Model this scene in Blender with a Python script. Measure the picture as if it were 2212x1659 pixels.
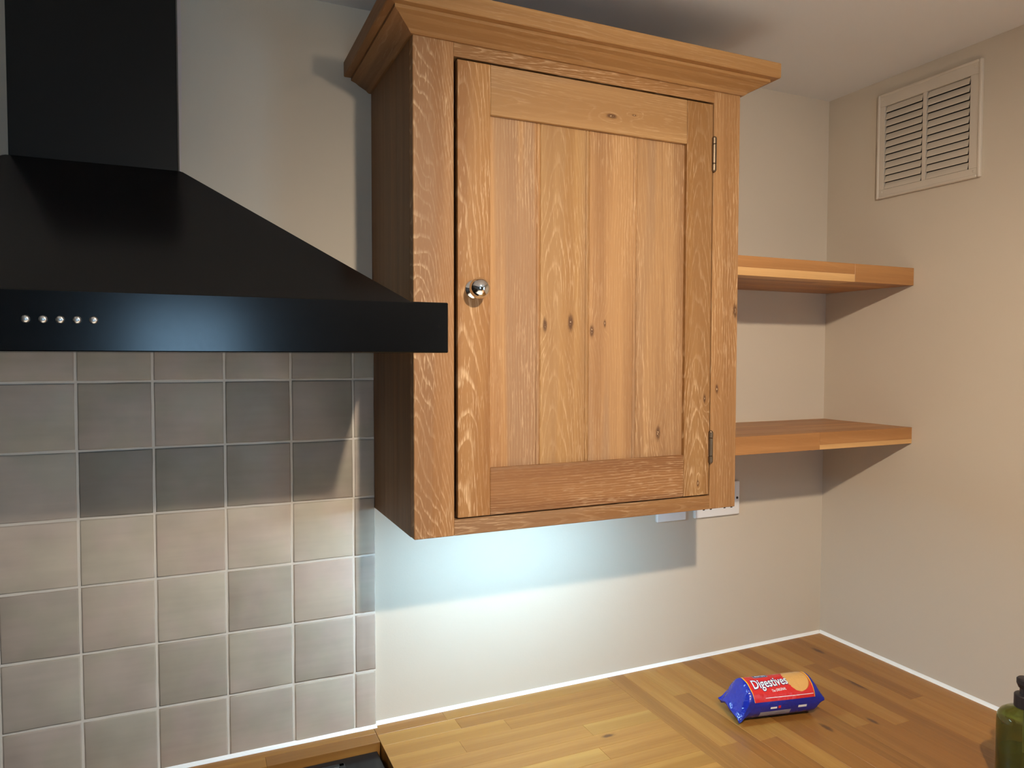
import bpy, bmesh, math, random
from mathutils import Vector, Matrix, Euler
random.seed(11)
scene = bpy.context.scene
for o in list(bpy.data.objects): bpy.data.objects.remove(o, do_unlink=True)
C = scene.collection

# ------------------------------------------------------------------ camera
cam = bpy.data.cameras.new('camera'); camo = bpy.data.objects.new('camera', cam); C.objects.link(camo)
cam.sensor_width = 36; cam.sensor_fit = 'HORIZONTAL'; cam.lens = 36*1562.42/2212
cam.clip_start = .02
camo.location = (-1.5922, -1.4631, 0.7656)
camo.rotation_euler = Euler((1.5323, -0.0017, -0.4198), 'XYZ')
scene.camera = camo

# ------------------------------------------------------------------ world, light, exposure
SKY = 13.0            # daylight outside the two windows
LAMP = 70.0          # warm ceiling spotlight (W)
LAMP2 = 600.0         # second head, turned to the room
LED = 78.0           # cool strip under the wall cabinet
EXPOSURE = 0.2
w = bpy.data.worlds.new('world'); scene.world = w; w.use_nodes = True
bg = w.node_tree.nodes['Background']
bg.inputs[0].default_value = (0.40, 0.70, 1.0, 1); bg.inputs[1].default_value = SKY
vs = scene.view_settings
vs.view_transform = 'Standard'; vs.look = 'None'; vs.gamma = 1; vs.exposure = EXPOSURE; vs.use_curve_mapping = False

# room numbers (metres; corner of back wall, right wall and worktop is the origin)
CEIL = 1.4552; FLOOR = -0.9; REAR = -4.6; LEFT = -2.6
CX0, CX1, CD, CZ0, CZ1 = -1.2505, -0.5659, -0.2957, 0.4559, 1.293

def lin(r, g, b):
    f = lambda c: c/12.92 if c <= .04045 else ((c+.055)/1.055)**2.4
    return (f(r/255), f(g/255), f(b/255), 1)

# window openings: portals help the daylight through
def portal(loc, rot, sx, sy):
    l = bpy.data.lights.new('window_portal', 'AREA'); l.shape = 'RECTANGLE'; l.size = sx; l.size_y = sy
    l.cycles.is_portal = True
    o = bpy.data.objects.new('window_portal', l); C.objects.link(o); o.location = loc; o.rotation_euler = rot
WR = (-1.92, -1.28, 0.30, 1.08)        # rear window  x0 x1 z0 z1
WS = (-2.70, -2.00, 0.25, 1.15)        # right-hand window y0 y1 z0 z1
portal(((WR[0]+WR[1])/2, REAR-.06, (WR[2]+WR[3])/2), (math.radians(90), 0, 0), WR[1]-WR[0], WR[3]-WR[2])
portal((.06, (WS[0]+WS[1])/2, (WS[2]+WS[3])/2), (math.radians(90), 0, math.radians(90)), WS[1]-WS[0], WS[3]-WS[2])

# ------------------------------------------------------------------ helpers
def wloc(o):
    v = Vector(o.location)
    while o.parent: o = o.parent; v += Vector(o.location)
    return v
def obj(name, bm, mat, parent=None, smooth=False, center=True):
    """links a bmesh given in world coordinates; its origin goes to the middle of its bounds"""
    vs_ = [v.co for v in bm.verts]
    lo = Vector([min(v[i] for v in vs_) for i in range(3)]); hi = Vector([max(v[i] for v in vs_) for i in range(3)])
    c = (lo+hi)/2
    bmesh.ops.translate(bm, verts=bm.verts, vec=-c)
    me = bpy.data.meshes.new(name); bm.normal_update(); bm.to_mesh(me); bm.free()
    if mat: me.materials.append(mat)
    if smooth:
        for p in me.polygons: p.use_smooth = True
    o = bpy.data.objects.new(name, me); C.objects.link(o)
    o.location = c
    if parent: o.parent = parent; o.location = c - wloc(parent)
    return o
def thing(name, label, cat, loc, group=None):
    o = bpy.data.objects.new(name, None); C.objects.link(o); o.location = loc; o.empty_display_size = .05
    o['label'] = label; o['category'] = cat
    if group: o['group'] = group
    return o
def struct(name, bm, mat):
    o = obj(name, bm, mat); o['kind'] = 'structure'; return o
def box(x0, x1, y0, y1, z0, z1, bev=0, seg=1, bm=None):
    b = bm or bmesh.new()
    r = bmesh.ops.create_cube(b, size=1)
    vv = r['verts']
    bmesh.ops.scale(b, verts=vv, vec=(x1-x0, y1-y0, z1-z0))
    bmesh.ops.translate(b, verts=vv, vec=((x0+x1)/2, (y0+y1)/2, (z0+z1)/2))
    if bev:
        ed = list({e for v in vv for e in v.link_edges})
        bmesh.ops.bevel(b, geom=ed, offset=bev, segments=seg, affect='EDGES', profile=.5)
    return b
def prism(poly, axis, a0, a1, bm=None):
    """poly: 2D points; extruded along axis ('x': poly=(y,z), 'y': (x,z), 'z': (x,y))"""
    b = bm or bmesh.new()
    def P(p, a): return {'x': (a, p[0], p[1]), 'y': (p[0], a, p[1]), 'z': (p[0], p[1], a)}[axis]
    f0 = [b.verts.new(P(p, a0)) for p in poly]; f1 = [b.verts.new(P(p, a1)) for p in poly]
    n = len(poly)
    b.faces.new(f0); b.faces.new(f1[::-1])
    for i in range(n): b.faces.new((f0[i], f1[i], f1[(i+1) % n], f0[(i+1) % n]))
    bmesh.ops.recalc_face_normals(b, faces=b.faces)
    return b
def lathe(prof, n=32, bm=None, mat=None):
    """prof (r, h) around +Z, then transformed by mat"""
    b = bm or bmesh.new(); rings = []; new = []
    for r, h in prof:
        if r < 1e-6: ring = [b.verts.new((0, 0, h))]
        else: ring = [b.verts.new((r*math.cos(2*math.pi*i/n), r*math.sin(2*math.pi*i/n), h)) for i in range(n)]
        rings.append(ring); new += ring
    for a, c in zip(rings, rings[1:]):
        for i in range(n):
            j = (i+1) % n
            if len(a) == 1 and len(c) == 1: continue
            if len(a) == 1: b.faces.new((a[0], c[i], c[j]))
            elif len(c) == 1: b.faces.new((a[i], a[j], c[0]))
            else: b.faces.new((a[i], a[j], c[j], c[i]))
    for ring in (rings[0], rings[-1]):
        if len(ring) > 1: b.faces.new(ring)
    bmesh.ops.recalc_face_normals(b, faces=b.faces)
    if mat: bmesh.ops.transform(b, matrix=mat, verts=new)
    return b

# ------------------------------------------------------------------ materials
def newmat(name):
    m = bpy.data.materials.new(name); m.use_nodes = True
    return m, m.node_tree, m.node_tree.nodes['Principled BSDF']
def plain(name, col, rough=.5, metal=0, spec=.5, bump=0, bscale=200, coat=0):
    m, nt, b = newmat(name)
    b.inputs['Base Color'].default_value = col; b.inputs['Roughness'].default_value = rough
    b.inputs['Metallic'].default_value = metal; b.inputs['Specular IOR Level'].default_value = spec
    b.inputs['Coat Weight'].default_value = coat
    tc = nt.nodes.new('ShaderNodeTexCoord'); n = nt.nodes.new('ShaderNodeTexNoise'); n.inputs['Scale'].default_value = bscale
    n.inputs['Detail'].default_value = 3
    nt.links.new(tc.outputs['Object'], n.inputs['Vector'])
    mr = nt.nodes.new('ShaderNodeMapRange'); mr.inputs[3].default_value = rough*.9; mr.inputs[4].default_value = min(1, rough*1.1)
    nt.links.new(n.outputs['Fac'], mr.inputs[0]); nt.links.new(mr.outputs[0], b.inputs['Roughness'])
    if bump:
        bp = nt.nodes.new('ShaderNodeBump'); bp.inputs['Strength'].default_value = bump; bp.inputs['Distance'].default_value = .001
        nt.links.new(n.outputs['Fac'], bp.inputs['Height']); nt.links.new(bp.outputs[0], b.inputs['Normal'])
    return m
M = {}
M['darkwall'] = plain('fill_cutting_dark_wall', lin(74, 68, 62), .7)  # dark tone given to unseen walls to cut fill and hood reflections
M['wall'] = plain('beige_emulsion', lin(206, 194, 176), .75, spec=.3, bump=.12, bscale=260)
M['ceil'] = plain('white_emulsion', lin(222, 222, 222), .85, spec=.2, bump=.1, bscale=200)
M['floor'] = plain('pale_bounce_floor', lin(196, 186, 172), .5)  # unseen floor, made pale to bounce lamp light to the ceiling
M['black'] = plain('satin_black_steel', (.0028, .0027, .0028, 1), .17, spec=.36)
M['blackchim'] = plain('matt_black_steel', (.0075, .0075, .0068, 1), .42, spec=.14)
M['chrome'] = plain('polished_chrome', (.82, .80, .77, 1), .06, 1)
M['steel'] = plain('brushed_steel', (.62, .62, .60, 1), .3, 1)
M['hinge'] = plain('aged_brass', lin(122, 104, 84), .42, .85)
M['white'] = plain('white_plastic', lin(232, 230, 228), .35)
M['caulk'] = plain('white_sealant', lin(246, 248, 246), .35)
M['vent'] = plain('cream_painted_vent', lin(208, 197, 181), .45)
M['dark'] = plain('duct_shade_black', (.008, .007, .006, 1), .9)
M['pump'] = plain('black_pump_plastic', lin(40, 38, 40), .38)
M['frame'] = plain('white_window_frame', lin(230, 230, 228), .4)
M['hob'] = plain('black_enamel', (.008, .009, .010, 1), .22, spec=.25)
M['iron'] = plain('cast_iron', (.012, .012, .012, 1), .6)
M['base'] = plain('painted_unit', lin(196, 190, 178), .5)
M['blackplastic'] = plain('socket_pin_dark', (.01, .01, .01, 1), .6)

def wood(name, u='x', v='z', seed=0, base=(186, 136, 86), dark=(152, 104, 60), grey=(170, 134, 102), lime=.6,
         arch=(0, 0, 14), N=1, knots=(), rough=.48, limecol=(226, 192, 150), bands=.5, greyamt=.5, pore=1., wav=1., var=1.):
    """oak: growth bands h = A(u-u0)^2 + B v + G u + noise, lime filled pores, knots at (u,v,r)"""
    m, nt, b = newmat(name); L = nt.links.new
    N_ = nt.nodes.new
    if name.startswith('oak_'):
        base, dark, grey = [(c[0]*.905, c[1]*.915, c[2]*.92) for c in (base, dark, grey)]
    def math_(op, a, c=None, d=None):
        n = N_('ShaderNodeMath'); n.operation = op
        for i, x in enumerate((a, c, d)):
            if x is None: continue
            if isinstance(x, (int, float)): n.inputs[i].default_value = x
            else: L(x, n.inputs[i])
        return n.outputs[0]
    tc = N_('ShaderNodeTexCoord'); sp = N_('ShaderNodeSeparateXYZ'); L(tc.outputs['Object'], sp.inputs[0])
    ax = {'x': sp.outputs[0], 'y': sp.outputs[1], 'z': sp.outputs[2]}
    wk = [k for k in 'xyz' if k not in (u, v)][0]
    U, V, W_ = ax[u], ax[v], ax[wk]
    rnd = random.Random(seed*7+3)
    so = [rnd.uniform(-20, 20) for _ in range(3)]
    oi = N_('ShaderNodeObjectInfo')
    def noise(su, sv, sw, detail=2, rough_=.5, off=0):
        cb = N_('ShaderNodeCombineXYZ')
        L(math_('MULTIPLY_ADD', U, su, so[0]+off), cb.inputs[0]); L(math_('MULTIPLY_ADD', V, sv, so[1]), cb.inputs[1])
        L(math_('MULTIPLY_ADD', W_, sw, so[2]), cb.inputs[2])
        n = N_('ShaderNodeTexNoise'); n.inputs['Scale'].default_value = 1; n.inputs['Detail'].default_value = detail
        n.inputs['Roughness'].default_value = rough_
        L(cb.outputs[0], n.inputs['Vector']); return n.outputs['Fac']
    def sstep(x, a, c):
        n = N_('ShaderNodeMapRange'); n.interpolation_type = 'SMOOTHSTEP'
        L(x, n.inputs[0]); n.inputs[1].default_value = a; n.inputs[2].default_value = c
        return n.outputs[0]
    def mix(f, a, c):
        n = N_('ShaderNodeMix'); n.data_type = 'RGBA'
        if isinstance(f, (int, float)): n.inputs[0].default_value = f
        else: L(f, n.inputs[0])
        for i, x in ((6, a), (7, c)):
            if isinstance(x, tuple): n.inputs[i].default_value = x
            else: L(x, n.inputs[i])
        return n.outputs[2]
    A, B, G = arch[0], arch[1], arch[2]
    u0 = arch[3] if len(arch) > 3 else 0
    du = math_('SUBTRACT', U, u0)
    h = math_('MULTIPLY', math_('MULTIPLY', du, du), A)
    h = math_('MULTIPLY_ADD', V, B, h); h = math_('MULTIPLY_ADD', U, G*3, h)
    h = math_('MULTIPLY_ADD', noise(16, 3.2, 10, 2), 4.2*wav, h)
    h = math_('MULTIPLY_ADD', noise(60, 22, 40, 1, off=5), .55*wav, h)
    kd = None
    for (ku, kv, kr) in knots:
        a = math_('SUBTRACT', U, ku); c = math_('MULTIPLY', math_('SUBTRACT', V, kv), .36)
        d2 = math_('ADD', math_('MULTIPLY', a, a), math_('MULTIPLY', c, c))
        wide = math_('EXPONENT', math_('MULTIPLY', d2, -1/(kr*3.2)**2))
        h = math_('MULTIPLY_ADD', wide, 2.2, h)
        g = math_('EXPONENT', math_('MULTIPLY', d2, -1/kr**2))
        kd = g if kd is None else math_('MAXIMUM', kd, g)
    f = math_('FRACT', math_('MULTIPLY', h, N))
    band = math_('MULTIPLY', sstep(f, .0, .08), math_('SUBTRACT', 1, sstep(f, .10, .34)))
    pores = sstep(noise(430, 24, 400, 3, .65), .47, .60)
    pores2 = sstep(noise(560, 30, 500, 2, .6, off=9), .58, .68)
    patch = sstep(noise(11, 3.5, 9, 2, off=3), .42, .62)
    tone = noise(26, .9, 20, 3, .55, off=1)
    fine = noise(240, 6, 200, 2, .6, off=2)
    col = mix(math_('MULTIPLY', sstep(tone, .38, .62), .85*var), lin(*base), lin(*dark))
    col = mix(math_('MULTIPLY', sstep(noise(17, .7, 9, 1, .5, off=7), .5, .58), greyamt), col, lin(*grey))
    col = mix(math_('MULTIPLY', math_('SUBTRACT', 1, band), .30*bands), col, lin(*dark))
    col = mix(math_('MULTIPLY', sstep(fine, .42, .7), .22), col, lin(*dark))
    lm = math_('MULTIPLY', band, math_('MULTIPLY_ADD', pores, .75, .25))
    lm = math_('MULTIPLY', lm, math_('MULTIPLY_ADD', patch, .75, .25))
    lm = math_('MAXIMUM', lm, math_('MULTIPLY', math_('MULTIPLY', pores2, math_('MULTIPLY_ADD', patch, .7, .3)), .8*pore))
    lm = math_('MULTIPLY', lm, lime*.82)
    col = mix(lm, col, lin(*limecol))
    if kd is not None:
        col = mix(math_('MULTIPLY', sstep(math_('MULTIPLY_ADD', noise(300, 120, 200, 2), .5, kd), .40, 1.15), .82), col, lin(78, 48, 28))
        core = math_('MULTIPLY', 0 if lime < .1 else 1, 1) if lime < .1 else sstep(math_('MULTIPLY_ADD', noise(420, 260, 300, 1, off=4), .5, kd), 1.18, 1.3)
        col = mix(math_('MULTIPLY', core, .8), col, lin(222, 190, 150))
    # slight tint from piece to piece
    hs = N_('ShaderNodeHueSaturation'); L(col, hs.inputs['Color'])
    L(math_('MULTIPLY_ADD', oi.outputs['Random'], .10, .95), hs.inputs['Value'])
    L(hs.outputs[0], b.inputs['Base Color'])
    b.inputs['Roughness'].default_value = rough; b.inputs['Specular IOR Level'].default_value = .26 if name.startswith('oak_') else .4
    bp = N_('ShaderNodeBump'); bp.inputs['Strength'].default_value = .18; bp.inputs['Distance'].default_value = .0006
    L(math_('ADD', math_('MULTIPLY', fine, .7), math_('MULTIPLY', lm, -.6)), bp.inputs['Height']); L(bp.outputs[0], b.inputs['Normal'])
    return m

# ------------------------------------------------------------------ the room
T = .12
def wall_with_hole(name, axis, pos, thick, a0, a1, z0, z1, hole, mat='wall'):
    """axis 'x': wall at y=pos running along x; axis 'y': wall at x=pos running along y"""
    bm = bmesh.new(); ha0, ha1, hz0, hz1 = hole
    for (p, q, r, s) in ((a0, ha0, z0, z1), (ha1, a1, z0, z1), (ha0, ha1, z0, hz0), (ha0, ha1, hz1, z1)):
        if axis == 'x': box(p, q, min(pos, pos+thick), max(pos, pos+thick), r, s, bm=bm)
        else: box(min(pos, pos+thick), max(pos, pos+thick), p, q, r, s, bm=bm)
    return struct(name, bm, M[mat])
struct('floor', box(LEFT-T, T, REAR-T, T, FLOOR-T, FLOOR), M['floor'])
struct('ceiling', box(LEFT-T, T, REAR-T, T, CEIL, CEIL+T), M['ceil'])
struct('wall_back', box(LEFT-T, T, 0, T, FLOOR, CEIL), M['wall'])
wall_with_hole('wall_right', 'y', 0, T, REAR, 0, FLOOR, CEIL, WS)
struct('wall_left', box(LEFT-T, LEFT, REAR, 0, FLOOR, CEIL), M['darkwall'])  # unseen; set close and dark to lower the fill from the left
wall_with_hole('wall_rear', 'x', REAR, -T, LEFT-T, T, FLOOR, CEIL, WR, 'darkwall')  # unseen; darkened so the hood reflects less

# windows: frame and panes
gm, nt, pb = newmat('window_glass')
tr = nt.nodes.new('ShaderNodeBsdfTransparent'); gl = nt.nodes.new('ShaderNodeBsdfGlossy'); gl.inputs['Roughness'].default_value = .02
mx = nt.nodes.new('ShaderNodeMixShader'); mx.inputs[0].default_value = .06
nt.links.new(tr.outputs[0], mx.inputs[1]); nt.links.new(gl.outputs[0], mx.inputs[2])
nt.links.new(mx.outputs[0], nt.nodes['Material Output'].inputs[0]); nt.nodes.remove(pb)
def window(name, axis, pos, hole, nmull):
    a0, a1, z0, z1 = hole; bm = bmesh.new(); fw = .045
    def bx(p, q, r, s, d0, d1, b_):
        if axis == 'x': box(p, q, d0, d1, r, s, bm=b_)
        else: box(d0, d1, p, q, r, s, bm=b_)
    bx(a0, a1, z0, z0+fw, pos-.025, pos+.025, bm); bx(a0, a1, z1-fw, z1, pos-.025, pos+.025, bm)
    bx(a0, a0+fw, z0+fw, z1-fw, pos-.025, pos+.025, bm); bx(a1-fw, a1, z0+fw, z1-fw, pos-.025, pos+.025, bm)
    step = (a1-a0)/nmull
    for i in range(1, nmull): bx(a0+i*step-.02, a0+i*step+.02, z0+fw, z1-fw, pos-.025, pos+.025, bm)
    o = struct(name, bm, M['frame'])
    for i in range(nmull):
        b2 = bmesh.new(); bx(a0+i*step+.02, a0+(i+1)*step-.02, z0+fw, z1-fw, pos-.003, pos+.003, b2)
        obj('pane', b2, gm, o)
    return o
window('window_1', 'x', REAR-.03, WR, 1)
window('window_2', 'y', .04, WS, 2)

# white sealant beads between worktop and walls
def bead(name, axis, a0, a1, off=0, s=.0065):
    pts = [(-off, 0), (-off-s, 0), (-off-s*.62, s*.22), (-off-s*.22, s*.62), (-off, s)]
    return struct(name, prism(pts, axis, a0, a1), M['caulk'])
bead('trim_1', 'x', -1.2485, -.004)
o = struct('trim_2', prism([(0, 0), (-.007, 0), (-.0042, .0015), (-.0015, .0042), (0, .007)], 'y', -2.4, 0), M['caulk'])
bead('trim_3', 'x', -2.3, -1.2485, off=.0102, s=.006)

struct('trim_4', prism([(-1.6100, 1.06), (-1.6012, 1.06), (-1.5985, 1.20), (-1.5965, 1.33), (-1.5970, CEIL), (-1.6100, CEIL)], 'y', -.0009, 0), plain('bare_plaster', lin(206, 192, 186), .8))
# ------------------------------------------------------------------ tiled splashback
tm, nt, b = newmat('handmade_glazed_tile'); L = nt.links.new
oi = nt.nodes.new('ShaderNodeObjectInfo'); tc = nt.nodes.new('ShaderNodeTexCoord')
ad = nt.nodes.new('ShaderNodeVectorMath'); ad.operation = 'MULTIPLY_ADD'
L(oi.outputs['Random'], ad.inputs[0]); ad.inputs[1].default_value = (37, 21, 53); L(tc.outputs['Object'], ad.inputs[2])
n1 = nt.nodes.new('ShaderNodeTexNoise'); n1.inputs['Scale'].default_value = 11; n1.inputs['Detail'].default_value = 3
L(ad.outputs[0], n1.inputs['Vector'])
mp = nt.nodes.new('ShaderNodeMapping'); mp.inputs['Scale'].default_value = (6, 6, 60); L(ad.outputs[0], mp.inputs[0])
n2 = nt.nodes.new('ShaderNodeTexNoise'); n2.inputs['Scale'].default_value = 1.5; n2.inputs['Detail'].default_value = 2; L(mp.outputs[0], n2.inputs['Vector'])
r1 = nt.nodes.new('ShaderNodeMapRange'); r1.inputs[1].default_value = .3; r1.inputs[2].default_value = .7; r1.inputs[3].default_value = .90; r1.inputs[4].default_value = 1.08
L(n1.outputs['Fac'], r1.inputs[0])
r2 = nt.nodes.new('ShaderNodeMapRange'); r2.inputs[1].default_value = .3; r2.inputs[2].default_value = .7; r2.inputs[3].default_value = .97; r2.inputs[4].default_value = 1.03
L(n2.outputs['Fac'], r2.inputs[0])
mm = nt.nodes.new('ShaderNodeMath'); mm.operation = 'MULTIPLY'; L(r1.outputs[0], mm.inputs[0]); L(r2.outputs[0], mm.inputs[1])
n3 = nt.nodes.new('ShaderNodeTexNoise'); n3.inputs['Scale'].default_value = 14; n3.inputs['Detail'].default_value = 2
ad2 = nt.nodes.new('ShaderNodeVectorMath'); ad2.operation = 'ADD'; L(ad.outputs[0], ad2.inputs[0]); ad2.inputs[1].default_value = (9, 4, 17); L(ad2.outputs[0], n3.inputs['Vector'])
r3 = nt.nodes.new('ShaderNodeMapRange'); r3.interpolation_type = 'SMOOTHSTEP'; r3.inputs[1].default_value = .38; r3.inputs[2].default_value = .62; L(n3.outputs['Fac'], r3.inputs[0])
tint = nt.nodes.new('ShaderNodeMix'); tint.data_type = 'RGBA'; L(r3.outputs[0], tint.inputs[0]); tint.inputs[6].default_value = (1.02, .99, 1.005, 1); tint.inputs[7].default_value = (.975, .99, .96, 1)
mt_ = nt.nodes.new('ShaderNodeMix'); mt_.data_type = 'RGBA'; mt_.blend_type = 'MULTIPLY'; mt_.inputs[0].default_value = 1; L(oi.outputs['Color'], mt_.inputs[6]); L(tint.outputs[2], mt_.inputs[7])
hs = nt.nodes.new('ShaderNodeHueSaturation'); L(mt_.outputs[2], hs.inputs['Color']); L(mm.outputs[0], hs.inputs['Value'])
L(hs.outputs[0], b.inputs['Base Color']); b.inputs['Roughness'].default_value = .40; b.inputs['Specular IOR Level'].default_value = .3
bp = nt.nodes.new('ShaderNodeBump'); bp.inputs['Strength'].default_value = .25; bp.inputs['Distance'].default_value = .004
L(n1.outputs['Fac'], bp.inputs['Height']); L(bp.outputs[0], b.inputs['Normal'])
M['grout'] = plain('pale_grout', lin(218, 210, 198), .8, bump=.3, bscale=500)

GX, GZ, P, GW = -1.2929, .7191, .12, .0042
TX1, TOPZ, TX0 = -1.2500, .80, -2.30
sb = thing('tiled_splashback', 'square grey beige glazed tile splashback below the black cooker hood', 'tiles', ((TX0+TX1)/2, 0, 0))
obj('grout', box(TX0, TX1+.0005, -.0086, -.0002, 0.0005, TOPZ), M['grout'], sb)
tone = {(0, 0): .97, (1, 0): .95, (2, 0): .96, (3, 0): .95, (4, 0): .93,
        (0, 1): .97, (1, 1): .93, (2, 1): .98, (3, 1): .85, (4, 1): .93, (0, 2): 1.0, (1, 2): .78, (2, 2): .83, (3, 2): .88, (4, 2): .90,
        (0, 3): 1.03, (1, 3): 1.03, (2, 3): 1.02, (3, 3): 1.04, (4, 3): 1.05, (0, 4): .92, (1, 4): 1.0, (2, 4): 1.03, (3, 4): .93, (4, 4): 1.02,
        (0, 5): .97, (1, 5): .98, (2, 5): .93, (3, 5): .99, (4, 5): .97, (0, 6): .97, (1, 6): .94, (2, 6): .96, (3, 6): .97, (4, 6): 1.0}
rt = random.Random(5)
def tile(x0, x1, z0, z1, k):
    j = lambda s=.0006: rt.uniform(-s, s)
    bm = bmesh.new(); yf = -.0102+rt.uniform(-.0004, .0004)
    tilt = (rt.uniform(-.0005, .0005), rt.uniform(-.0005, .0005))
    n = 5; c = [(x0+j(), z0+j()), (x1+j(), z0+j()), (x1+j(), z1+j()), (x0+j(), z1+j())]
    grid = []
    for a in range(n+1):
        row = []
        for b_ in range(n+1):
            s, t = a/n, b_/n
            px = (c[0][0]*(1-s)+c[1][0]*s)*(1-t)+(c[3][0]*(1-s)+c[2][0]*s)*t
            pz = (c[0][1]*(1-s)+c[1][1]*s)*(1-t)+(c[3][1]*(1-s)+c[2][1]*s)*t
            edge = a in (0, n) or b_ in (0, n)
            if edge and not (a in (0, n) and b_ in (0, n)):
                if a in (0, n): px += j(.0004)
                else: pz += j(.0004)
            y = yf + tilt[0]*(s-.5)*2 + tilt[1]*(t-.5)*2 + (0 if edge else rt.uniform(-.00012, .00012))
            if edge: y += .0010
            row.append(bm.verts.new((px, y, pz)))
        grid.append(row)
    # pull the first ring of inner points close to the rim for a rounded arris
    for a in range(n+1):
        for b_ in range(n+1):
            v = grid[a][b_]
            if a == 1 and 0 < b_ < n: v.co.x = x0+.0028
            if a == n-1 and 0 < b_ < n: v.co.x = x1-.0028
            if b_ == 1 and 0 < a < n: v.co.z = z0+.0028
            if b_ == n-1 and 0 < a < n: v.co.z = z1-.0028
    for a in range(n):
        for b_ in range(n): bm.faces.new((grid[a][b_], grid[a+1][b_], grid[a+1][b_+1], grid[a][b_+1]))
    rim = [grid[a][0] for a in range(n+1)]+[grid[n][b_] for b_ in range(1, n+1)]+[grid[a][n] for a in range(n-1, -1, -1)]+[grid[0][b_] for b_ in range(n-1, 0, -1)]
    back = [bm.verts.new((v.co.x, -.002, v.co.z)) for v in rim]
    for i in range(len(rim)): bm.faces.new((rim[i], back[i], back[(i+1) % len(rim)], rim[(i+1) % len(rim)]))
    bmesh.ops.recalc_face_normals(bm, faces=bm.faces)
    o = obj('tile', bm, tm, sb, smooth=True)
    g = rt.uniform(-.012, .012)
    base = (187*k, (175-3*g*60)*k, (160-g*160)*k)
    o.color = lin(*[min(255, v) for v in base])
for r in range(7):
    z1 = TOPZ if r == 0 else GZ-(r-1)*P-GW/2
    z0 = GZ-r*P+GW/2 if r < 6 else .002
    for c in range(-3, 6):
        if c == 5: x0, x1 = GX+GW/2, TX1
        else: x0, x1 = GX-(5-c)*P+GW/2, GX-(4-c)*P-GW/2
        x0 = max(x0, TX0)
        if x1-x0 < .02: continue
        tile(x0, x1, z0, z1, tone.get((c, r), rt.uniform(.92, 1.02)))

# ------------------------------------------------------------------ worktops of glued staves
WT = .040
wmats = []
def honey(i, u, v, knots=()):
    tones = [((172, 120, 56), (148, 98, 42)), ((167, 114, 53), (142, 92, 40)), ((160, 108, 50), (134, 86, 38)), ((176, 126, 61), (152, 104, 46)), ((156, 104, 48), (130, 84, 37))]
    b_, d_ = tones[i % 5]
    return wood('oiled_oak_stave_%s%d%s' % (u, i, '_knot' if knots else ''), u, v, seed=i*3+(1 if u == 'x' else 0), base=b_, dark=d_, grey=(150, 98, 46), lime=.05, arch=(0, 0, 30),
                rough=.26, limecol=(214, 170, 100), bands=.45, greyamt=.35, var=.8, knots=knots)
HX = [honey(i, 'y', 'x') for i in range(5)]; HY = [honey(i, 'x', 'y') for i in range(5)]
rs = random.Random(21)
JX = -.6925; wr_ = [None]
MARKS = [(-.1745, -.2745, .012, 1), (-.1060, -.0940, .008, 1), (-.4000, -.3900, .007, 0), (-.83, -.235, .006, 1), (-.2900, -.4100, .006, 0)]   # knots in the oak
def stave(name, x0, x1, y0, y1, mat, parent, z0=-WT, z1=0):
    for (mx_, my_, mr_, mi) in MARKS:
        if x0 < mx_ < x1 and y0 < my_ < y1:
            kx_, ky_ = mx_-(x0+x1)/2, my_-(y0+y1)/2
            mat = honey(mi+1, 'x', 'y', ((kx_, ky_, mr_),)) if parent is wr_[0] else honey(mi, 'y', 'x', ((ky_, kx_, mr_),))
    return obj(name, box(x0+.00012, x1-.00012, y0+.00012, y1-.00012, z0, z1, bev=.0004), mat, parent)
wl = thing('worktop', 'golden oak block worktop below the wall cabinet, staves running along the back wall', 'worktop', ((-1.2555+JX)/2, -.31, -WT))
nrow = 14; rw = .62/nrow
for r in range(nrow):
    y1 = -r*rw; y0 = y1-rw; x = -1.2555
    cut = x + rs.uniform(.1, .4)
    while x < JX-1e-6:
        xe = min(cut, JX)
        if JX-xe < .06: xe = JX
        stave('stave', x, xe, y0, y1, HX[rs.choice([0, 0, 3, 3, 1, 1])], wl)
        x = xe; cut = x+rs.uniform(.28, .5)
wr = thing('worktop', 'brown oak block worktop along the right wall, biscuit packet lying on it', 'worktop', (JX/2, -1.2, -WT))
wr_[0] = wr; ncol = 16; cw = -JX/ncol
for c in range(ncol):
    x0 = JX+c*cw; x1 = x0+cw; y = 0; cut = -rs.uniform(.12, .55)
    while y > -2.4+1e-6:
        ye = max(cut, -2.4)
        if ye+2.4 < .08: ye = -2.4
        stave('stave', x0, x1, ye, y, HY[rs.choice([1, 2, 0, 4, 0, 1, 3])], wr)
        y = ye; cut = y-rs.uniform(.35, .7)
ws = thing('worktop_strip', 'narrow oak strip of worktop between tiles and black cooker top', 'worktop', (-1.78, -.0355, -WT))
x = -2.3
for xe in (-1.86, -1.47, -1.256):
    stave('stave', x, xe, -.0715, -.0365, HX[rs.choice([0, 1, 2])], ws); x = xe
x = -2.3
for xe in (-2.0, -1.62, -1.256):
    stave('stave', x, xe, -.0365, 0, HX[rs.choice([0, 3, 1])], ws); x = xe

# base units carrying the worktops (below the picture)
def base_unit(x0, x1, y0, y1, label, face):
    t = thing('base_cabinet', label, 'cabinet', ((x0+x1)/2, (y0+y1)/2, FLOOR))
    obj('body', box(x0, x1, y0, y1, FLOOR, -WT), M['base'], t)
    if face == 'y': d = obj('door', box(x0+.004, x1-.004, y0-.02, y0, FLOOR+.12, -WT-.01, bev=.002), M['base'], t)
    else: d = obj('door', box(x0-.02, x0, y0+.004, y1-.004, FLOOR+.12, -WT-.01, bev=.002), M['base'], t)
base_unit(-1.2555, JX-.06, -.58, -.004, 'painted base cabinet under the golden worktop beside the cooker', 'y')
base_unit(JX+.04, -.004, -2.4, -.004, 'painted base cabinet under the right-hand worktop', 'x')

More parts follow.
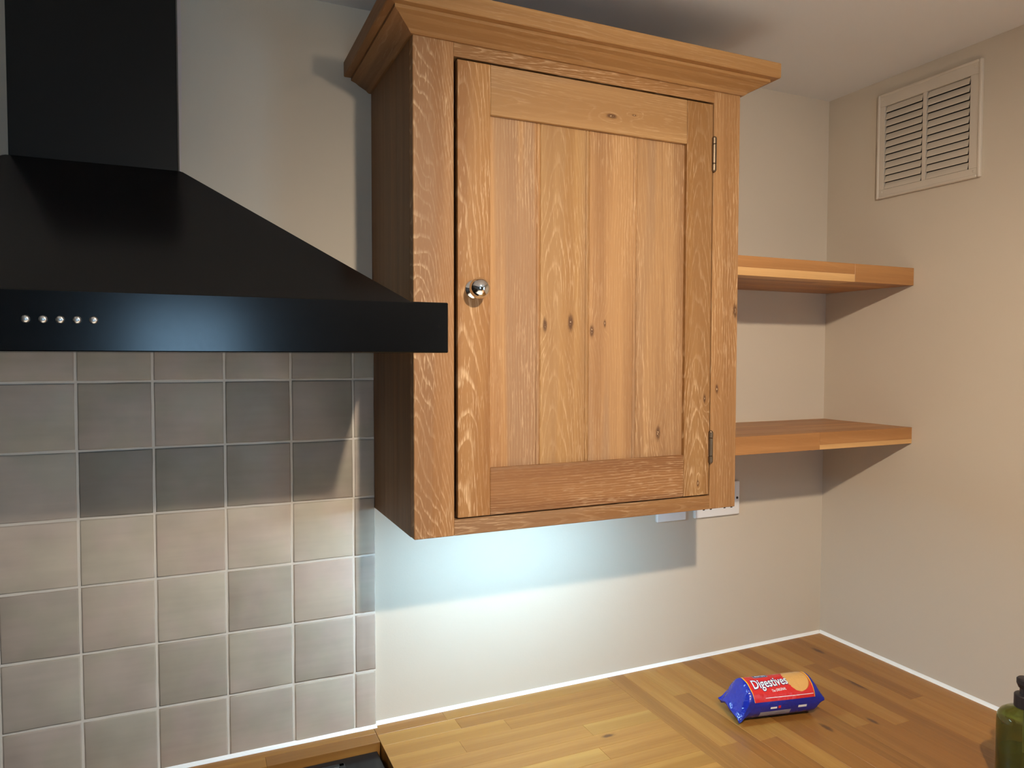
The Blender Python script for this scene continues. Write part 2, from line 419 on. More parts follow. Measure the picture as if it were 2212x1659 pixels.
# black range cooker: only a corner of its hob shows
ck = thing('range_cooker', 'black range cooker top set just below the oak worktop', 'cooker', (-1.71, -.36, FLOOR))
HZ = -.016
obj('body', box(-2.17, -1.262, -.66, -.075, FLOOR, HZ-.03), M['blackchim'], ck)
obj('hob_plate', box(-2.165, -1.2622, -.64, -.0722, HZ-.03, HZ, bev=.002), M['hob'], ck)
for i, bx0 in enumerate((-2.10, -1.83, -1.56)):
    ps = bmesh.new(); y0, y1 = -.58, -.112; x0, x1 = bx0, bx0+.225
    for (a, b_, c_, d_) in ((x0, x1, y0, y0+.012), (x0, x1, y1-.012, y1), (x0, x0+.012, y0, y1), (x1-.012, x1, y0, y1), (x0, x1, (y0+y1)/2-.006, (y0+y1)/2+.006)):
        box(a, b_, c_, d_, HZ+.0, HZ+.014, bev=.002, bm=ps)
    g = obj('pan_support', ps, M['iron'], ck)
    for yb in (-.46, -.23):
        obj('burner', lathe([(0, 0), (.045, 0), (.045, .006), (.03, .012), (0, .012)], 24, mat=Matrix.Translation((bx0+.1125, yb, HZ))), M['iron'], ck, smooth=False)

# ------------------------------------------------------------------ cooker hood
hood = thing('cooker_hood', 'black chimney cooker hood over the tiled splashback', 'cooker hood', (-1.71, -.25, .77))
HX0, HX1, HY0 = -2.16, -1.26, -.50
FZ0, FZ1 = .7700, .8400
# fascia tray: open-bottomed band
bm = box(HX0, HX1, HY0, -.0125, FZ0, FZ1, bev=.0012)
obj('fascia', bm, M['black'], hood)
obj('filter_panel', box(HX0+.06, HX1-.06, HY0+.05, -.05, FZ0+.0005, FZ0+.004), M['steel'], hood)
# canopy: pyramid from ledge to chimney
cb = [(-2.112, HY0+.012, FZ1), (-1.308, HY0+.012, FZ1), (-1.308, 0, FZ1), (-2.112, 0, FZ1)]
ct = [(-1.822, -.255, 1.043), (-1.5985, -.255, 1.043), (-1.5985, 0, 1.043), (-1.822, 0, 1.043)]
bm = bmesh.new(); vb = [bm.verts.new(p) for p in cb]; vt = [bm.verts.new(p) for p in ct]
bm.faces.new(vb[::-1]); bm.faces.new(vt)
for i in range(4): bm.faces.new((vb[i], vb[(i+1) % 4], vt[(i+1) % 4], vt[i]))
bmesh.ops.recalc_face_normals(bm, faces=bm.faces)
bmesh.ops.bevel(bm, geom=[e for e in bm.edges], offset=.0015, segments=2, affect='EDGES')
obj('canopy', bm, M['black'], hood)
obj('chimney', box(-1.8175, -1.6030, -.25, 0, 1.043, CEIL, bev=.001), M['blackchim'], hood)
for i in range(5):
    bx_ = -1.7585+i*.0166
    rotm = Matrix.Translation((bx_, HY0, .8063)) @ Matrix.Rotation(math.radians(90), 4, 'X')
    o = obj('button', lathe([(0, 0), (.0045, 0), (.0045, .002), (.0036, .0036), (.0022, .0042), (0, .0044)], 20, mat=rotm), M['steel'], hood, smooth=True)
    if i == 0: o['label'] = 'small round steel push button'

# ------------------------------------------------------------------ wall cabinet
cab = thing('wall_cabinet', 'limed oak wall cabinet with moulded cornice and one panelled door', 'cabinet', ((CX0+CX1)/2, CD/2, CZ0))
LS, RS = -1.1790, -.6315          # inner edges of the frame stiles
RT, RB = 1.2690, .4838            # inner edges of the frame rails
FY = CD+.021
W = wood
obj('frame_stile', box(CX0, LS, CD, FY, CZ0, 1.30, bev=.0012), W('oak_frame_stile_a', 'x', 'z', 1, base=(188, 136, 86), dark=(158, 108, 64), arch=(1400, 30, 8, -.030), lime=.8, bands=.9, greyamt=.3, wav=1.5), cab)
obj('frame_stile', box(RS, CX1, CD, FY, CZ0, 1.30, bev=.0012), W('oak_frame_stile_b', 'x', 'z', 2, base=(190, 140, 90), dark=(162, 114, 70), arch=(0, 2.5, 46), lime=.75, knots=((.026, -.02, .006), (-.018, -.178, .004)), greyamt=.2), cab)
obj('frame_rail', box(LS, RS, CD+.0004, FY, RT, 1.345), W('oak_frame_rail_a', 'z', 'x', 3, base=(180, 130, 80), dark=(150, 104, 60), arch=(9000, 14, 30, -.012), lime=.8, greyamt=.2, bands=.9), cab)
obj('frame_rail', box(LS, RS, CD+.0004, FY, CZ0, RB, bev=.0008), W('oak_frame_rail_b', 'z', 'x', 4, base=(184, 134, 82), dark=(148, 102, 62), arch=(6000, 10, 24), lime=.6, greyamt=.5), cab)
side = lambda n, s: W(n, 'y', 'z', s, base=(168, 120, 78), dark=(136, 96, 60), grey=(146, 112, 82), arch=(0, .8, 14), lime=.10, greyamt=.5, wav=.6)  # base darker than the front: some shade is put into the colour
# each side is made of glued boards
for (xa, xb, nm) in ((CX0, CX0+.018, 'a'), (CX1-.018, CX1, 'b')):
    ys = [FY, -.192, -.098, -.0]
    for i in range(3):
        obj('side_board', box(xa, xb, ys[i]+.0001, ys[i+1]-.0001, CZ0, 1.30, bev=.0003), side('oak_shaded_side_%s%d' % (nm, i), 11+i+(5 if nm == 'b' else 0)), cab)
inner = W('oak_inner', 'y', 'x', 19, lime=.1)
obj('bottom_panel', box(CX0+.018, CX1-.018, FY, -.006, CZ0+.022, CZ0+.038), inner, cab)
obj('top_panel', box(CX0+.018, CX1-.018, FY, -.006, 1.275, 1.292), inner, cab)
obj('back_panel', box(CX0+.018, CX1-.018, -.006, 0, CZ0, 1.292), inner, cab)
# cornice: profile (out, z) mitred at the two front corners
prof = [(0, 1.2915), (.0045, 1.2915), (.0075, 1.2935), (.0105, 1.2965), (.0165, 1.2995), (.0240, 1.3035), (.0315, 1.3085), (.0365, 1.3105), (.0400, 1.3120), (.0400, 1.3172), (.0525, 1.3172), (.0540, 1.3187), (.0540, 1.3455), (.0525, 1.3470), (0, 1.3470)]
def cornice(kind, mat):
    bm = bmesh.new(); e0, e1 = [], []
    for (o_, z) in prof:
        if kind == 'front': a, b_ = (CX0-o_, CD-o_, z), (CX1+o_, CD-o_, z)
        elif kind == 'left': a, b_ = (CX0-o_, 0, z), (CX0-o_, CD-o_, z)
        else: a, b_ = (CX1+o_, CD-o_, z), (CX1+o_, 0, z)
        e0.append(bm.verts.new(a)); e1.append(bm.verts.new(b_))
    n = len(prof)
    for i in range(n): bm.faces.new((e0[i], e1[i], e1[(i+1) % n], e0[(i+1) % n]))
    bm.faces.new(e0[::-1]); bm.faces.new(e1)
    bmesh.ops.recalc_face_normals(bm, faces=bm.faces)
    return obj('cornice', bm, mat, cab)
cornice('front', W('oak_cornice_a', 'z', 'x', 23, base=(192, 142, 88), dark=(166, 118, 70), arch=(0, 2, 40), lime=.25, greyamt=.5, bands=.4))
cornice('left', W('oak_cornice_b', 'z', 'y', 24, base=(178, 124, 76), dark=(148, 100, 60), arch=(0, 2, 40), lime=.2, greyamt=.4))
cornice('right', W('oak_cornice_c', 'z', 'y', 25, base=(188, 136, 82), dark=(160, 110, 66), arch=(0, 2, 40), lime=.2, greyamt=.4))
obj('top_board', box(CX0, CX1, CD, 0, 1.330, 1.3465), inner, cab)

# door: a thin core carries stiles, rails, boards, knob and hinges
DX0, DX1, DZ0, DZ1 = -1.1728, -.6345, .4862, 1.2655
DL, DR, DPB, DPT = -1.1125, -.6970, .5695, 1.1808   # panel opening
door = obj('door', box(DX0+.004, DX1-.004, CD+.0125, CD+.0185, DZ0+.004, DZ1-.004), inner, cab)
door['label'] = 'framed oak door with four tongue and groove boards'
obj('door_stile', box(DX0, DL, CD-.0005, CD+.0125, DZ0, DZ1, bev=.0016, seg=2), W('oak_door_stile_a', 'x', 'z', 31, base=(188, 136, 80), dark=(158, 106, 58), arch=(1500, 12, 26, .004), lime=.85, greyamt=.15, bands=.8), door)
obj('door_stile', box(DR, DX1, CD-.0005, CD+.0125, DZ0, DZ1, bev=.0016, seg=2), W('oak_door_stile_b', 'x', 'z', 32, base=(186, 138, 84), dark=(158, 110, 62), arch=(2600, 16, 10, .006), lime=.85, knots=((.018, -.195, .0035), (.004, -.365, .003)), greyamt=.15, bands=.6), door)
obj('door_rail', box(DL, DR, CD-.0001, CD+.0125, DPT, DZ1, bev=.0010), W('oak_door_rail_a', 'z', 'x', 33, base=(196, 150, 98), dark=(174, 128, 80), arch=(2500, 5, 40, .01), lime=.3, knots=((-.012, .035, .005), (-.004, .085, .002)), greyamt=.3, bands=.35), door)
obj('door_rail', box(DL, DR, CD-.0001, CD+.0125, DZ0, DPB, bev=.0010), W('oak_door_rail_b', 'z', 'x', 34, base=(172, 120, 74), dark=(142, 94, 56), arch=(0, 3, 70), lime=.65, greyamt=.5, bands=.6), door)
PY = CD+.0078
edges = [DL-.0, -1.0120, -.9110, -.8065, DR+.0]
bspec = [dict(base=(202, 152, 98), dark=(172, 120, 74), arch=(0, 1.6, 60), lime=.65, greyamt=.7),
         dict(base=(202, 154, 96), dark=(176, 128, 78), arch=(1800, 16, 24, .0), lime=.6, knots=((-.041, -.053, .005), (.012, -.048, .0065)), greyamt=.25),
         dict(base=(196, 148, 98), dark=(166, 120, 78), arch=(0, 1.4, 56), lime=.6, knots=((-.046, -.062, .005), (-.018, -.048, .003)), greyamt=.6),
         dict(base=(194, 148, 100), dark=(158, 114, 76), arch=(500, 5, 50), lime=.65, knots=((-.002, -.26, .006),), greyamt=.8)]
for i in range(4):
    x0, x1 = edges[i], edges[i+1]
    # plan profile: flat face, then vee, bead and vee at the right-hand joint
    pts = [(x0, CD+.0125), (x0, PY+.0012), (x0+.0010, PY)]
    if i < 3:
        g = .0016; bw = .0062
        s = x1-bw-2*g
        pts += [(s, PY), (s+g*.5, PY+.0020)]
        for k in range(7):
            a = math.pi*k/6
            pts.append((s+g+bw/2-math.cos(a)*bw/2, PY+.0016-math.sin(a)*.0020))
        pts += [(x1-g*.4, PY+.0022), (x1, PY+.0016), (x1, CD+.0125)]
    else:
        pts += [(x1, PY), (x1, CD+.0125)]
    obj('panel_board', prism(pts, 'z', DPB, DPT), W('oak_panel_board_%d' % i, 'x', 'z', 41+i, **bspec[i]), door)
# knob
kx, kz = -1.1435, .8800
rotm = Matrix.Translation((kx, CD-.0005, kz)) @ Matrix.Rotation(math.radians(90), 4, 'X')
kp = [(0, 0), (.0168, 0), (.0168, .0018), (.0150, .0036), (.0098, .0050), (.0072, .0085), (.0068, .0120), (.0095, .0145)]
for k in range(13):
    a = math.radians(-52+k*142/12)
    kp.append((.0182*math.cos(a) if k < 12 else 0, .0285+.0155*math.sin(a)))
ko = obj('knob', lathe(kp, 40, mat=rotm), M['chrome'], door, smooth=True); ko['label'] = 'round polished chrome knob'
for (zt, zb) in ((1.2030, 1.1320), (.6165, .5490)):
    hx, hy = -.6325, CD-.0020; bm = bmesh.new()
    hgt = zt-zb; q = [.0, .235, .775, 1.0]
    segs = [(zb+hgt*q[0]+.003, zb+hgt*q[1]-.0004), (zb+hgt*q[1]+.0004, zb+hgt*q[2]-.0004), (zb+hgt*q[2]+.0004, zt-.003)]
    for (a, b_) in segs:
        lathe([(0, a), (.0044, a), (.0050, a+.0006), (.0050, b_-.0006), (.0044, b_), (0, b_)], 16, bm=bm, mat=Matrix.Translation((hx, hy, 0)))
    for s_, e in ((-1, zb+.003), (1, zt-.003)):
        pr = [(.0042, e), (.0036, e+s_*.0016), (.0014, e+s_*.0030), (0, e+s_*.0032)]
        lathe(pr, 16, bm=bm, mat=Matrix.Translation((hx, hy, 0)))
    box(hx-.0020, hx+.0002, hy, CD+.012, zb+.003, zt-.003, bm=bm)
    obj('hinge', bm, M['hinge'], door, smooth=False)

# cool light strip tucked under the cabinet, behind the bottom rail
led = thing('under_cabinet_light', 'cool white light strip tucked under the oak wall cabinet', 'light', (-1.0, -.237, CZ0+.022))
obj('housing', box(-1.17, -.75, -.262, -.212, CZ0+.012, CZ0+.022), M['white'], led)
lm_, nt, b = newmat('cool_led'); b.inputs['Emission Color'].default_value = (.42, .73, 1, 1); b.inputs['Emission Strength'].default_value = LED
b.inputs['Base Color'].default_value = (.8, .8, .8, 1)
obj('diffuser', box(-1.16, -.76, -.257, -.217, CZ0+.009, CZ0+.012), lm_, led)

# ------------------------------------------------------------------ oak shelves in the corner
def shelf(z0, z1, yf, label, sap, seed):
    t = thing('shelf', label, 'shelf', (CX1/2, yf/2, z0), 'oak corner shelves')
    n = 6; d = -yf/n; r_ = random.Random(seed)
    for k in range(n):
        y1 = -k*d; y0 = y1-d
        if k == n-1:
            (xa, za) = sap
            mat = lambda nm, **kw: W(nm+str(seed), 'z', 'x', seed+k, arch=(0, 2, 24), lime=.05, greyamt=.15, rough=.42, **kw)
            tan = mat('shelf_tan', base=(184, 132, 80), dark=(158, 108, 62)); pale = mat('shelf_sapwood', base=(212, 168, 112), dark=(194, 148, 94)); br = mat('shelf_brown', base=(184, 132, 80), dark=(160, 110, 64))
            zm = z0+(z1-z0)*za
            if seed == 60:
                parts = [(CX1, xa, zm, z1, tan), (CX1, xa, z0, zm, pale), (xa, 0, z0, z1, br)]
            else:
                parts = [(CX1, xa, z0, z1, tan), (xa, 0, zm, z1, tan), (xa, 0, z0, zm, pale)]
            for (a, b_, c_, d_, m_) in parts: obj('stave', box(a+.0001, b_-.0001, y0, y1-.0001, c_, d_, bev=.0005), m_, t)
        else:
            cut = CX1*r_.uniform(.3, .7)
            for (a, b_) in ((CX1, cut), (cut, 0)):
                obj('stave', box(a+.0001, b_-.0001, y0+.0001, y1-.0001, z0, z1, bev=.0003), W('shelf_top_%d_%d_%d' % (seed, k, int(b_ == 0)), 'y', 'x', seed+k*2+int(b_ == 0),
                    base=r_.choice([(188, 132, 74), (178, 120, 66), (198, 144, 84)]), dark=(154, 102, 54), lime=.05, greyamt=.3, rough=.4), t)
    return t
shelf(.9370, .9785, -.2625, 'upper oak corner shelf with a pale strip along its front edge', (-.196, .42), 60)
shelf(.5565, .5955, -.2668, 'lower oak corner shelf just above the double socket', (-.30, .28), 61)

# ------------------------------------------------------------------ sockets half hidden behind the cabinet
def socket(x0, x1, z0, z1, label, name, double):
    t = thing(name, label, 'socket', ((x0+x1)/2, 0, z0))
    obj('plate', box(x0, x1, -.0095, 0, z0, z1, bev=.003, seg=3), M['white'], t, smooth=False)
    zc = (z0+z1)/2; cxs = [x0+(x1-x0)*.27, x0+(x1-x0)*.73] if double else [(x0+x1)/2]
    for cx in cxs:
        obj('rocker_switch', box(cx-.008, cx+.008, -.0125, -.0090, z1-.030, z1-.010, bev=.0012), M['white'], t)
        if double:
            for (dx, dz, w_, h_) in ((0, -.004, .004, .008), (-.011, -.022, .0065, .004), (.011, -.022, .0065, .004)):
                obj('pin_slot', box(cx+dx-w_/2, cx+dx+w_/2, -.0099, -.0092, zc+dz-h_/2, zc+dz+h_/2), M['blackplastic'], t)
    for sx in (x0+.009, x1-.009):
        obj('screw', lathe([(0, 0), (.0034, 0), (.003, .001), (0, .0012)], 14, mat=Matrix.Translation((sx, -.0093, zc)) @ Matrix.Rotation(math.radians(90), 4, 'X')), M['blackplastic'], t)
socket(-.4415, -.2985, .3590, .4455, 'white double wall socket half hidden behind the cabinet', 'double_socket', True)
socket(-.5545, -.4670, .3590, .4455, 'white single switch plate mostly hidden behind the cabinet', 'switch_plate', False)

# ------------------------------------------------------------------ louvred wall vent on the right wall
vt_ = thing('wall_vent', 'cream painted louvred air vent high on the right wall', 'vent', (0, -.289, 1.164))
VY0, VY1, VZ0, VZ1 = -.4165, -.1625, 1.1640, 1.4130
lo_y, hi_y, lo_z, hi_z = -.3945, -.1795, 1.1815, 1.3860
mid0, mid1 = -.2905, -.2810
bm = bmesh.new()
def vb_(y0, y1, z0, z1, x0=-.0075, x1=0, bev=.0008): box(x0, x1, y0, y1, z0, z1, bev=bev, seg=2, bm=bm)
vb_(VY0, VY1, VZ0, lo_z); vb_(VY0, VY1, hi_z, VZ1); vb_(VY0, lo_y, lo_z, hi_z, bev=.0008); vb_(hi_y, VY1, lo_z, hi_z, bev=.0008); vb_(mid0, mid1, lo_z, hi_z, bev=.0008)
fr = obj('vent_frame', bm, M['vent'], vt_)
bm = bmesh.new()
for (a, b_, c_, d_) in ((VY0-.004, VY0+.003, VZ0-.004, VZ1+.004), (VY1-.003, VY1+.004, VZ0-.004, VZ1+.004), (VY0+.003, VY1-.003, VZ0-.004, VZ0+.003), (VY0+.003, VY1-.003, VZ1-.003, VZ1+.004)):
    box(-.0095, 0, a, b_, c_, d_, bev=.0025, seg=3, bm=bm)
obj('vent_rim', bm, M['vent'], vt_)
obj('duct_shade', box(-.0012, 0, lo_y, hi_y, lo_z, hi_z), M['dark'], vt_)  # black sheet painting the darkness of the duct behind the slits
nl = 12; pitch = (hi_z-lo_z)/nl
for (a, b_) in ((lo_y, mid0), (mid1, hi_y)):
    for k in range(nl):
        zc = lo_z+pitch*k
        # slat leans outward at the bottom, leaving a slit below the next one
        pts = [(-.0012, zc+pitch*.94), (-.0026, zc+pitch*.945), (-.0088, zc+pitch*.12), (-.0086, zc+.0002), (-.0072, zc+.0002)]
        o = obj('louvre', prism([(p[0], p[1]) for p in pts], 'y', a+.0025, b_-.0025), M['vent'], vt_)
for (sy, sz) in ((VY0+.011, VZ0+.011), (VY0+.011, VZ1-.011), (VY1-.011, VZ0+.011), (VY1-.011, VZ1-.011)):
    obj('screw', lathe([(0, 0), (.003, 0), (.0026, .001), (0, .0014)], 12, mat=Matrix.Translation((-.0075, sy, sz)) @ Matrix.Rotation(math.radians(-90), 4, 'Y')), M['vent'], vt_)

# ------------------------------------------------------------------ biscuit packet
PKC = Vector((-.4565, -.2960, 0)); PANG = math.atan2(-.0402, .1994); PR = .0405
pk = thing('biscuit_packet', 'blue and red foil packet of digestive biscuits lying on the worktop', 'packet', PKC)
PM = Matrix.Translation(PKC) @ Matrix.Rotation(PANG, 4, 'Z')
foil = plain('glossy_blue_wrapper', lin(26, 40, 150), .16, spec=.6, bump=.0)
nt = foil.node_tree; b = nt.nodes['Principled BSDF']
tc = nt.nodes.new('ShaderNodeTexCoord'); n1 = nt.nodes.new('ShaderNodeTexNoise'); n1.inputs['Scale'].default_value = 70; n1.inputs['Detail'].default_value = 3
nt.links.new(tc.outputs['Object'], n1.inputs['Vector'])
bp = nt.nodes.new('ShaderNodeBump'); bp.inputs['Strength'].default_value = .8; bp.inputs['Distance'].default_value = .004
nt.links.new(n1.outputs['Fac'], bp.inputs['Height']); nt.links.new(bp.outputs[0], b.inputs['Normal'])
def printmat(name, col, bumpy=True):
    m, nt, b = newmat(name); b.inputs['Base Color'].default_value = col; b.inputs['Roughness'].default_value = .2
    tc = nt.nodes.new('ShaderNodeTexCoord'); mp = nt.nodes.new('ShaderNodeMapping'); mp.inputs['Scale'].default_value = (1, 1, 1)
    n = nt.nodes.new('ShaderNodeTexNoise'); n.inputs['Scale'].default_value = 120; n.inputs['Detail'].default_value = 2
    nt.links.new(tc.outputs['Object'], n.inputs['Vector'])
    bp = nt.nodes.new('ShaderNodeBump'); bp.inputs['Strength'].default_value = .6; bp.inputs['Distance'].default_value = .0022
    nt.links.new(n.outputs['Fac'], bp.inputs['Height']); nt.links.new(bp.outputs[0], b.inputs['Normal'])
    return m
red = printmat('red_print', lin(214, 44, 42)); yel = printmat('yellow_print', lin(244, 176, 40)); whi = printmat('white_print', lin(240, 238, 234))
navy = printmat('navy_print', lin(34, 36, 96)); bis = printmat('biscuit_print', lin(222, 164, 92)); bisd = printmat('biscuit_edge_print', lin(186, 92, 40)); sil = printmat('silver_print', lin(150, 150, 165))
XL, XR = -.104, .092
def prad(x, th):
    """half-extent of the packet at length x, angle th (0 = top, + = towards camera); returns local (y, z)"""
    c, s = math.cos(th), math.sin(th)
    # slightly flattened round body
    ry = PR*(1+.012*math.sin(5*th+40*x)); rz = PR*.97
    y = -s*ry; z = c*rz
    k = 0
    if x < -.070: k = min(1, (-.070-x)/.034)
    if x > .080: k = min(1, (x-.080)/.016)*.8
    k = k*k*(3-2*k)
    if k > 0:
        fz = .10+.90*(1-k); fy = 1+.06*k
        zc = -.35*PR*k if x < 0 else -.05*PR*k
        wr_ = .0022*k*math.sin(9*th+1.3)*(1-k*.5)
        z = z*fz+zc+wr_ + (k*.004*math.sin(y*140))
        y = y*fy+wr_*.5
        if x < 0: z -= k*max(0, -y-.012)*.55      # near side of the seal droops to the worktop
    cr = .0011*(math.sin(95*x+4*th)*math.sin(160*x-7*th+1)+.6*math.sin(230*x+11*th))*min(1, max(0, (-.055-x)/.02))
    y += -s*cr; z += c*cr
    return y, z+PR*.97
def grid_surface(xs, ths, off=0):
    bm = bmesh.new(); rows = []
    for x in xs:
        row = []
        for th in ths:
            y, z = prad(x, th)
            if off: y += -math.sin(th)*off; z += math.cos(th)*off
            row.append(bm.verts.new(PM @ Vector((x, y, max(z, .0004)))))
        rows.append(row)
    return bm, rows
NX, NT = 64, 56
bm, rows = grid_surface([XL+(XR+.004-XL)*i/NX for i in range(NX+1)], [2*math.pi*k/NT for k in range(NT)])
for i in range(NX):
    for k in range(NT): bm.faces.new((rows[i][k], rows[i+1][k], rows[i+1][(k+1) % NT], rows[i][(k+1) % NT]))
bm.faces.new(rows[0]); bm.faces.new(rows[-1][::-1])
bmesh.ops.recalc_face_normals(bm, faces=bm.faces)
wrap = obj('wrapper', bm, foil, pk, smooth=True)
def patch(name, fx, mat, off, nx=24, nt_=24, t0=-60, t1=80):
    """fx(t) -> (x0, x1) for angle t in degrees"""
    bm = bmesh.new(); rows = []
    for j in range(nt_+1):
        t = t0+(t1-t0)*j/nt_; x0, x1 = fx(t); row = []
        for i in range(nx+1):
            x = x0+(x1-x0)*i/nx; y, z = prad(x, math.radians(t)); th = math.radians(t)
            row.append(bm.verts.new(PM @ Vector((x, y-math.sin(th)*off, z+math.cos(th)*off))))
        rows.append(row)
    for j in range(nt_):
        for i in range(nx): bm.faces.new((rows[j][i], rows[j][i+1], rows[j+1][i+1], rows[j+1][i]))
    bmesh.ops.recalc_face_normals(bm, faces=bm.faces)
    o = obj(name, bm, mat, wrap, smooth=True)
    # outward normals
    me = o.data
    return o
cv = lambda t: .006*(1-((t-15)/75)**2)
patch('red_panel', lambda t: (-.0640-cv(t)*.6, .0740), red, .0003)
patch('yellow_edge', lambda t: (-.0640-cv(t)*.6-.0038*max(0, (70-t)/130)-.0008, -.0640-cv(t)*.6), yel, .00045, nx=3)
patch('yellow_edge', lambda t: (.0740, .0752+.0038*max(0, (60-t)/120)), yel, .00045, nx=3)
# printed biscuit
def disc(cx, ct, rx, rt_, n=48):
    def f(t):
        q = max(0, 1-((t-ct)/rt_)**2)**.5; return (max(cx-rx*q*(1+.06*math.sin(t*.9)), -.04), min(cx+rx*q, .0735))
    return f
patch('biscuit_picture', disc(.049, 10, .0275, 50), bisd, .0006, t0=-39.9, t1=59.9)
patch('biscuit_picture', disc(.046, 13, .0265, 48), bis, .0008, t0=-34.9, t1=60.9)
patch('name_plate', lambda t: (-.045, -.012), sil, .0006, nx=6, nt_=6, t0=-19, t1=0)
patch('name_plate', lambda t: (-.0435, -.0135), navy, .0008, nx=6, nt_=6, t0=-17, t1=-2)
patch('small_print', lambda t: (-.04, .072), whi, .0006, nx=12, nt_=1, t0=69, t1=70.5)
patch('nutrition_panel', lambda t: (-.052, .02), sil, .0004, nx=10, nt_=6, t0=112, t1=135)
patch('date_label', lambda t: (.036, .056), whi, .0006, nx=6, nt_=3, t0=101, t1=109)
patch('icon', lambda t: (-.012, -.006), red, .0006, nx=3, nt_=3, t0=94, t1=103)
patch('icon', lambda t: (-.030, -.015), whi, .0006, nx=3, nt_=3, t0=97, t1=103)
def lettering(txt, x0, width, tbase, mat, off, size, bold=0, shear=0, rise=0, name='lettering'):
    cu = bpy.data.curves.new('t', 'FONT'); cu.body = txt; cu.size = 1; cu.offset = bold; cu.shear = shear; cu.resolution_u = 3
    to = bpy.data.objects.new('t', cu); C.objects.link(to)
    dg = bpy.context.evaluated_depsgraph_get(); me = bpy.data.meshes.new_from_object(to.evaluated_get(dg))
    bpy.data.objects.remove(to, do_unlink=True); bpy.data.curves.remove(cu)
    bm = bmesh.new(); bm.from_mesh(me); bpy.data.meshes.remove(me)
    bmesh.ops.subdivide_edges(bm, edges=[e for e in bm.edges if e.calc_length() > .25], cuts=2)
    xs = [v.co.x for v in bm.verts]; lo, hi = min(xs), max(xs); sc = width/(hi-lo)
    for v in bm.verts:
        x = x0+(v.co.x-lo)*sc; h = v.co.y*size + rise*((v.co.x-lo)/(hi-lo))
        th = math.radians(tbase)-h/PR
        y, z = prad(x, th)
        v.co = PM @ Vector((x, y-math.sin(th)*off, z+math.cos(th)*off))
    bmesh.ops.recalc_face_normals(bm, faces=bm.faces)
    return obj(name, bm, mat, wrap)
lettering('Digestives', -.0605, .0830, 41, navy, .0010, .0300, bold=.045, rise=.004)
lettering('Digestives', -.0600, .0820, 41, whi, .0013, .0295, bold=.012, rise=.004)
lettering('The ORIGINAL', -.022, .034, 55, whi, .0010, .0075, bold=.01, rise=.002)
lettering("McVITIE'S", -.0405, .024, -4, whi, .0011, .0090, bold=.015)

# ------------------------------------------------------------------ green soap bottle
BX, BY, BR = -.2465, -.6840, .0425
bt = thing('soap_bottle', 'green soap bottle with black pump at the right edge of the worktop', 'bottle', (BX, BY, 0))
gm2, nt, b = newmat('green_bottle_plastic')
b.inputs['Base Color'].default_value = lin(166, 170, 106); b.inputs['Roughness'].default_value = .06; b.inputs['Transmission Weight'].default_value = .92; b.inputs['IOR'].default_value = 1.3
lq, nt, b2 = newmat('soap_liquid')
b2.inputs['Base Color'].default_value = lin(190, 186, 104); b2.inputs['Roughness'].default_value = .1; b2.inputs['Transmission Weight'].default_value = .75; b2.inputs['IOR'].default_value = 1.33
TB = Matrix.Translation((BX, BY, 0))
outer = [(0, 0), (BR-.004, 0), (BR-.001, .0012), (BR, .004), (BR, .118), (BR-.0015, .126), (BR-.006, .1335), (BR-.014, .139), (.0175, .143), (.0150, .1455), (.0150, .152)]
inner_ = [(.0132, .152), (.0132, .1448), (.0165, .1412), (BR-.0148, .137), (BR-.0075, .132), (BR-.0032, .125), (BR-.0018, .118), (BR-.0018, .0042), (BR-.004, .0022), (0, .0022)]
obj('bottle_body', lathe(outer+inner_, 48, mat=TB), gm2, bt, smooth=True)
obj('liquid', lathe([(0, .0026), (BR-.0045, .0026), (BR-.0022, .0046), (BR-.0022, .062), (0, .062)], 48, mat=TB), lq, bt, smooth=False)
obj('pump_collar', lathe([(0, .1455), (.0168, .1455), (.0172, .1465), (.0172, .1665), (.0160, .168), (.0090, .169), (.0088, .182), (0, .182)], 36, mat=TB), M['pump'], bt, smooth=False)
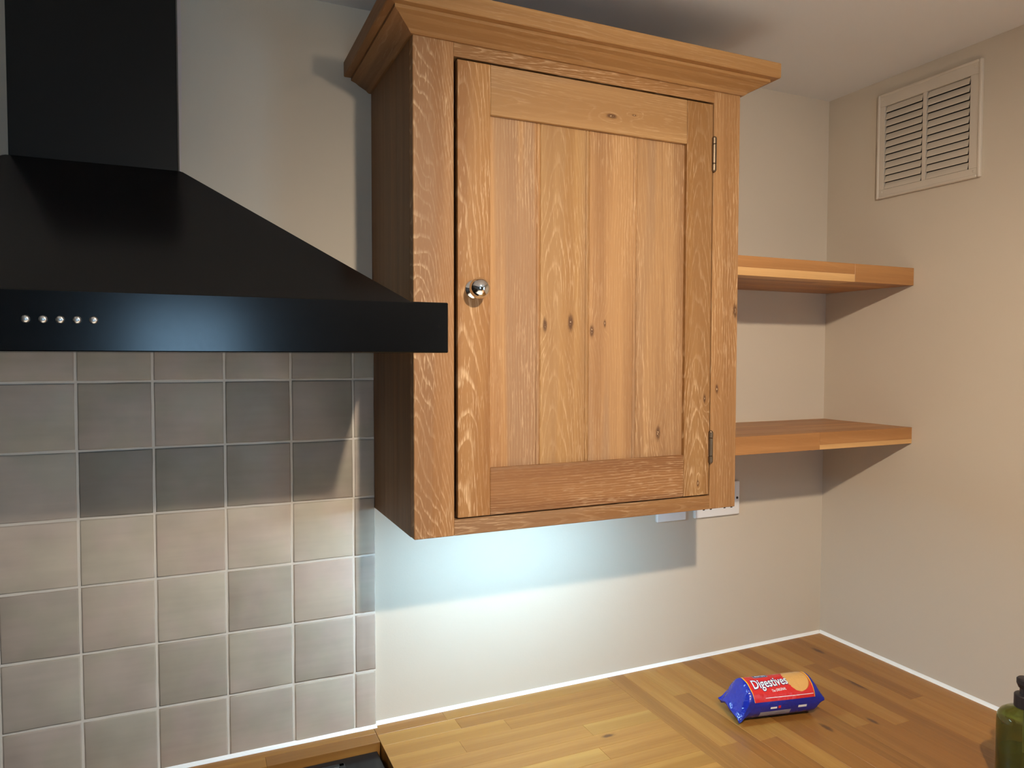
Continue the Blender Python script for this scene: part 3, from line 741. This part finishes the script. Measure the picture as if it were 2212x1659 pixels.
bm = lathe([(0, .180), (.0110, .180), (.0140, .1875), (.0140, .1950), (.0120, .1970), (0, .1975)], 30, mat=TB)
hd = obj('pump_head', bm, M['pump'], bt)
obj('nozzle', box(BX+.006, BX+.046, BY-.006, BY+.006, .1850, .1955, bev=.002), M['pump'], bt)
obj('dip_tube', lathe([(0, .006), (.0028, .006), (.0028, .1455), (0, .1455)], 12, mat=TB), M['white'], bt)

# ------------------------------------------------------------------ ceiling spotlight bar (behind and above the camera)
LP = Vector((-1.115, -1.47, 1.335))
sp = thing('ceiling_spotlight', 'two-headed ceiling spotlight bar above the viewer', 'light', (-1.28, -1.47, CEIL))
obj('bar', box(-1.52, -1.04, -1.485, -1.455, CEIL-.022, CEIL, bev=.003), M['steel'], sp)
em, nt, b = newmat('warm_bulb'); b.inputs['Emission Color'].default_value = (1, .78, .52, 1); b.inputs['Emission Strength'].default_value = 40
def head(p, aim, power, r, ang, blend, col):
    d = (Vector(aim)-p).normalized(); q = d.to_track_quat('Z', 'Y').to_matrix().to_4x4()
    mt = Matrix.Translation(p) @ q
    obj('spot_head', lathe([(0, -.075), (.022, -.072), (.028, -.05), (.030, -.012), (.026, -.012), (.024, -.020), (0, -.020)], 28, mat=mt), M['steel'], sp, smooth=False)
    obj('bulb', lathe([(0, -.0195), (.023, -.0195), (.021, -.014), (0, -.013)], 24, mat=mt), em, sp)
    obj('stem', box(p.x-.004-d.x*.06, p.x+.004-d.x*.06, p.y-.004-d.y*.06, p.y+.004-d.y*.06, p.z-d.z*.06, CEIL-.02), M['steel'], sp)
    l = bpy.data.lights.new('spotlight', 'SPOT'); l.energy = power; l.color = col; l.spot_size = math.radians(ang); l.spot_blend = blend; l.shadow_soft_size = r
    lo_ = bpy.data.objects.new('spotlight', l); C.objects.link(lo_); lo_.location = p; lo_.rotation_euler = d.to_track_quat('-Z', 'Y').to_euler()
head(LP, (-.56, -.22, -.12), LAMP, .022, 124, 1.0, (1, .85, .67))
head(Vector((-1.42, -1.47, 1.335)), (-1.35, -2.3, -.9), LAMP2, .03, 100, .8, (1, .94, .88))
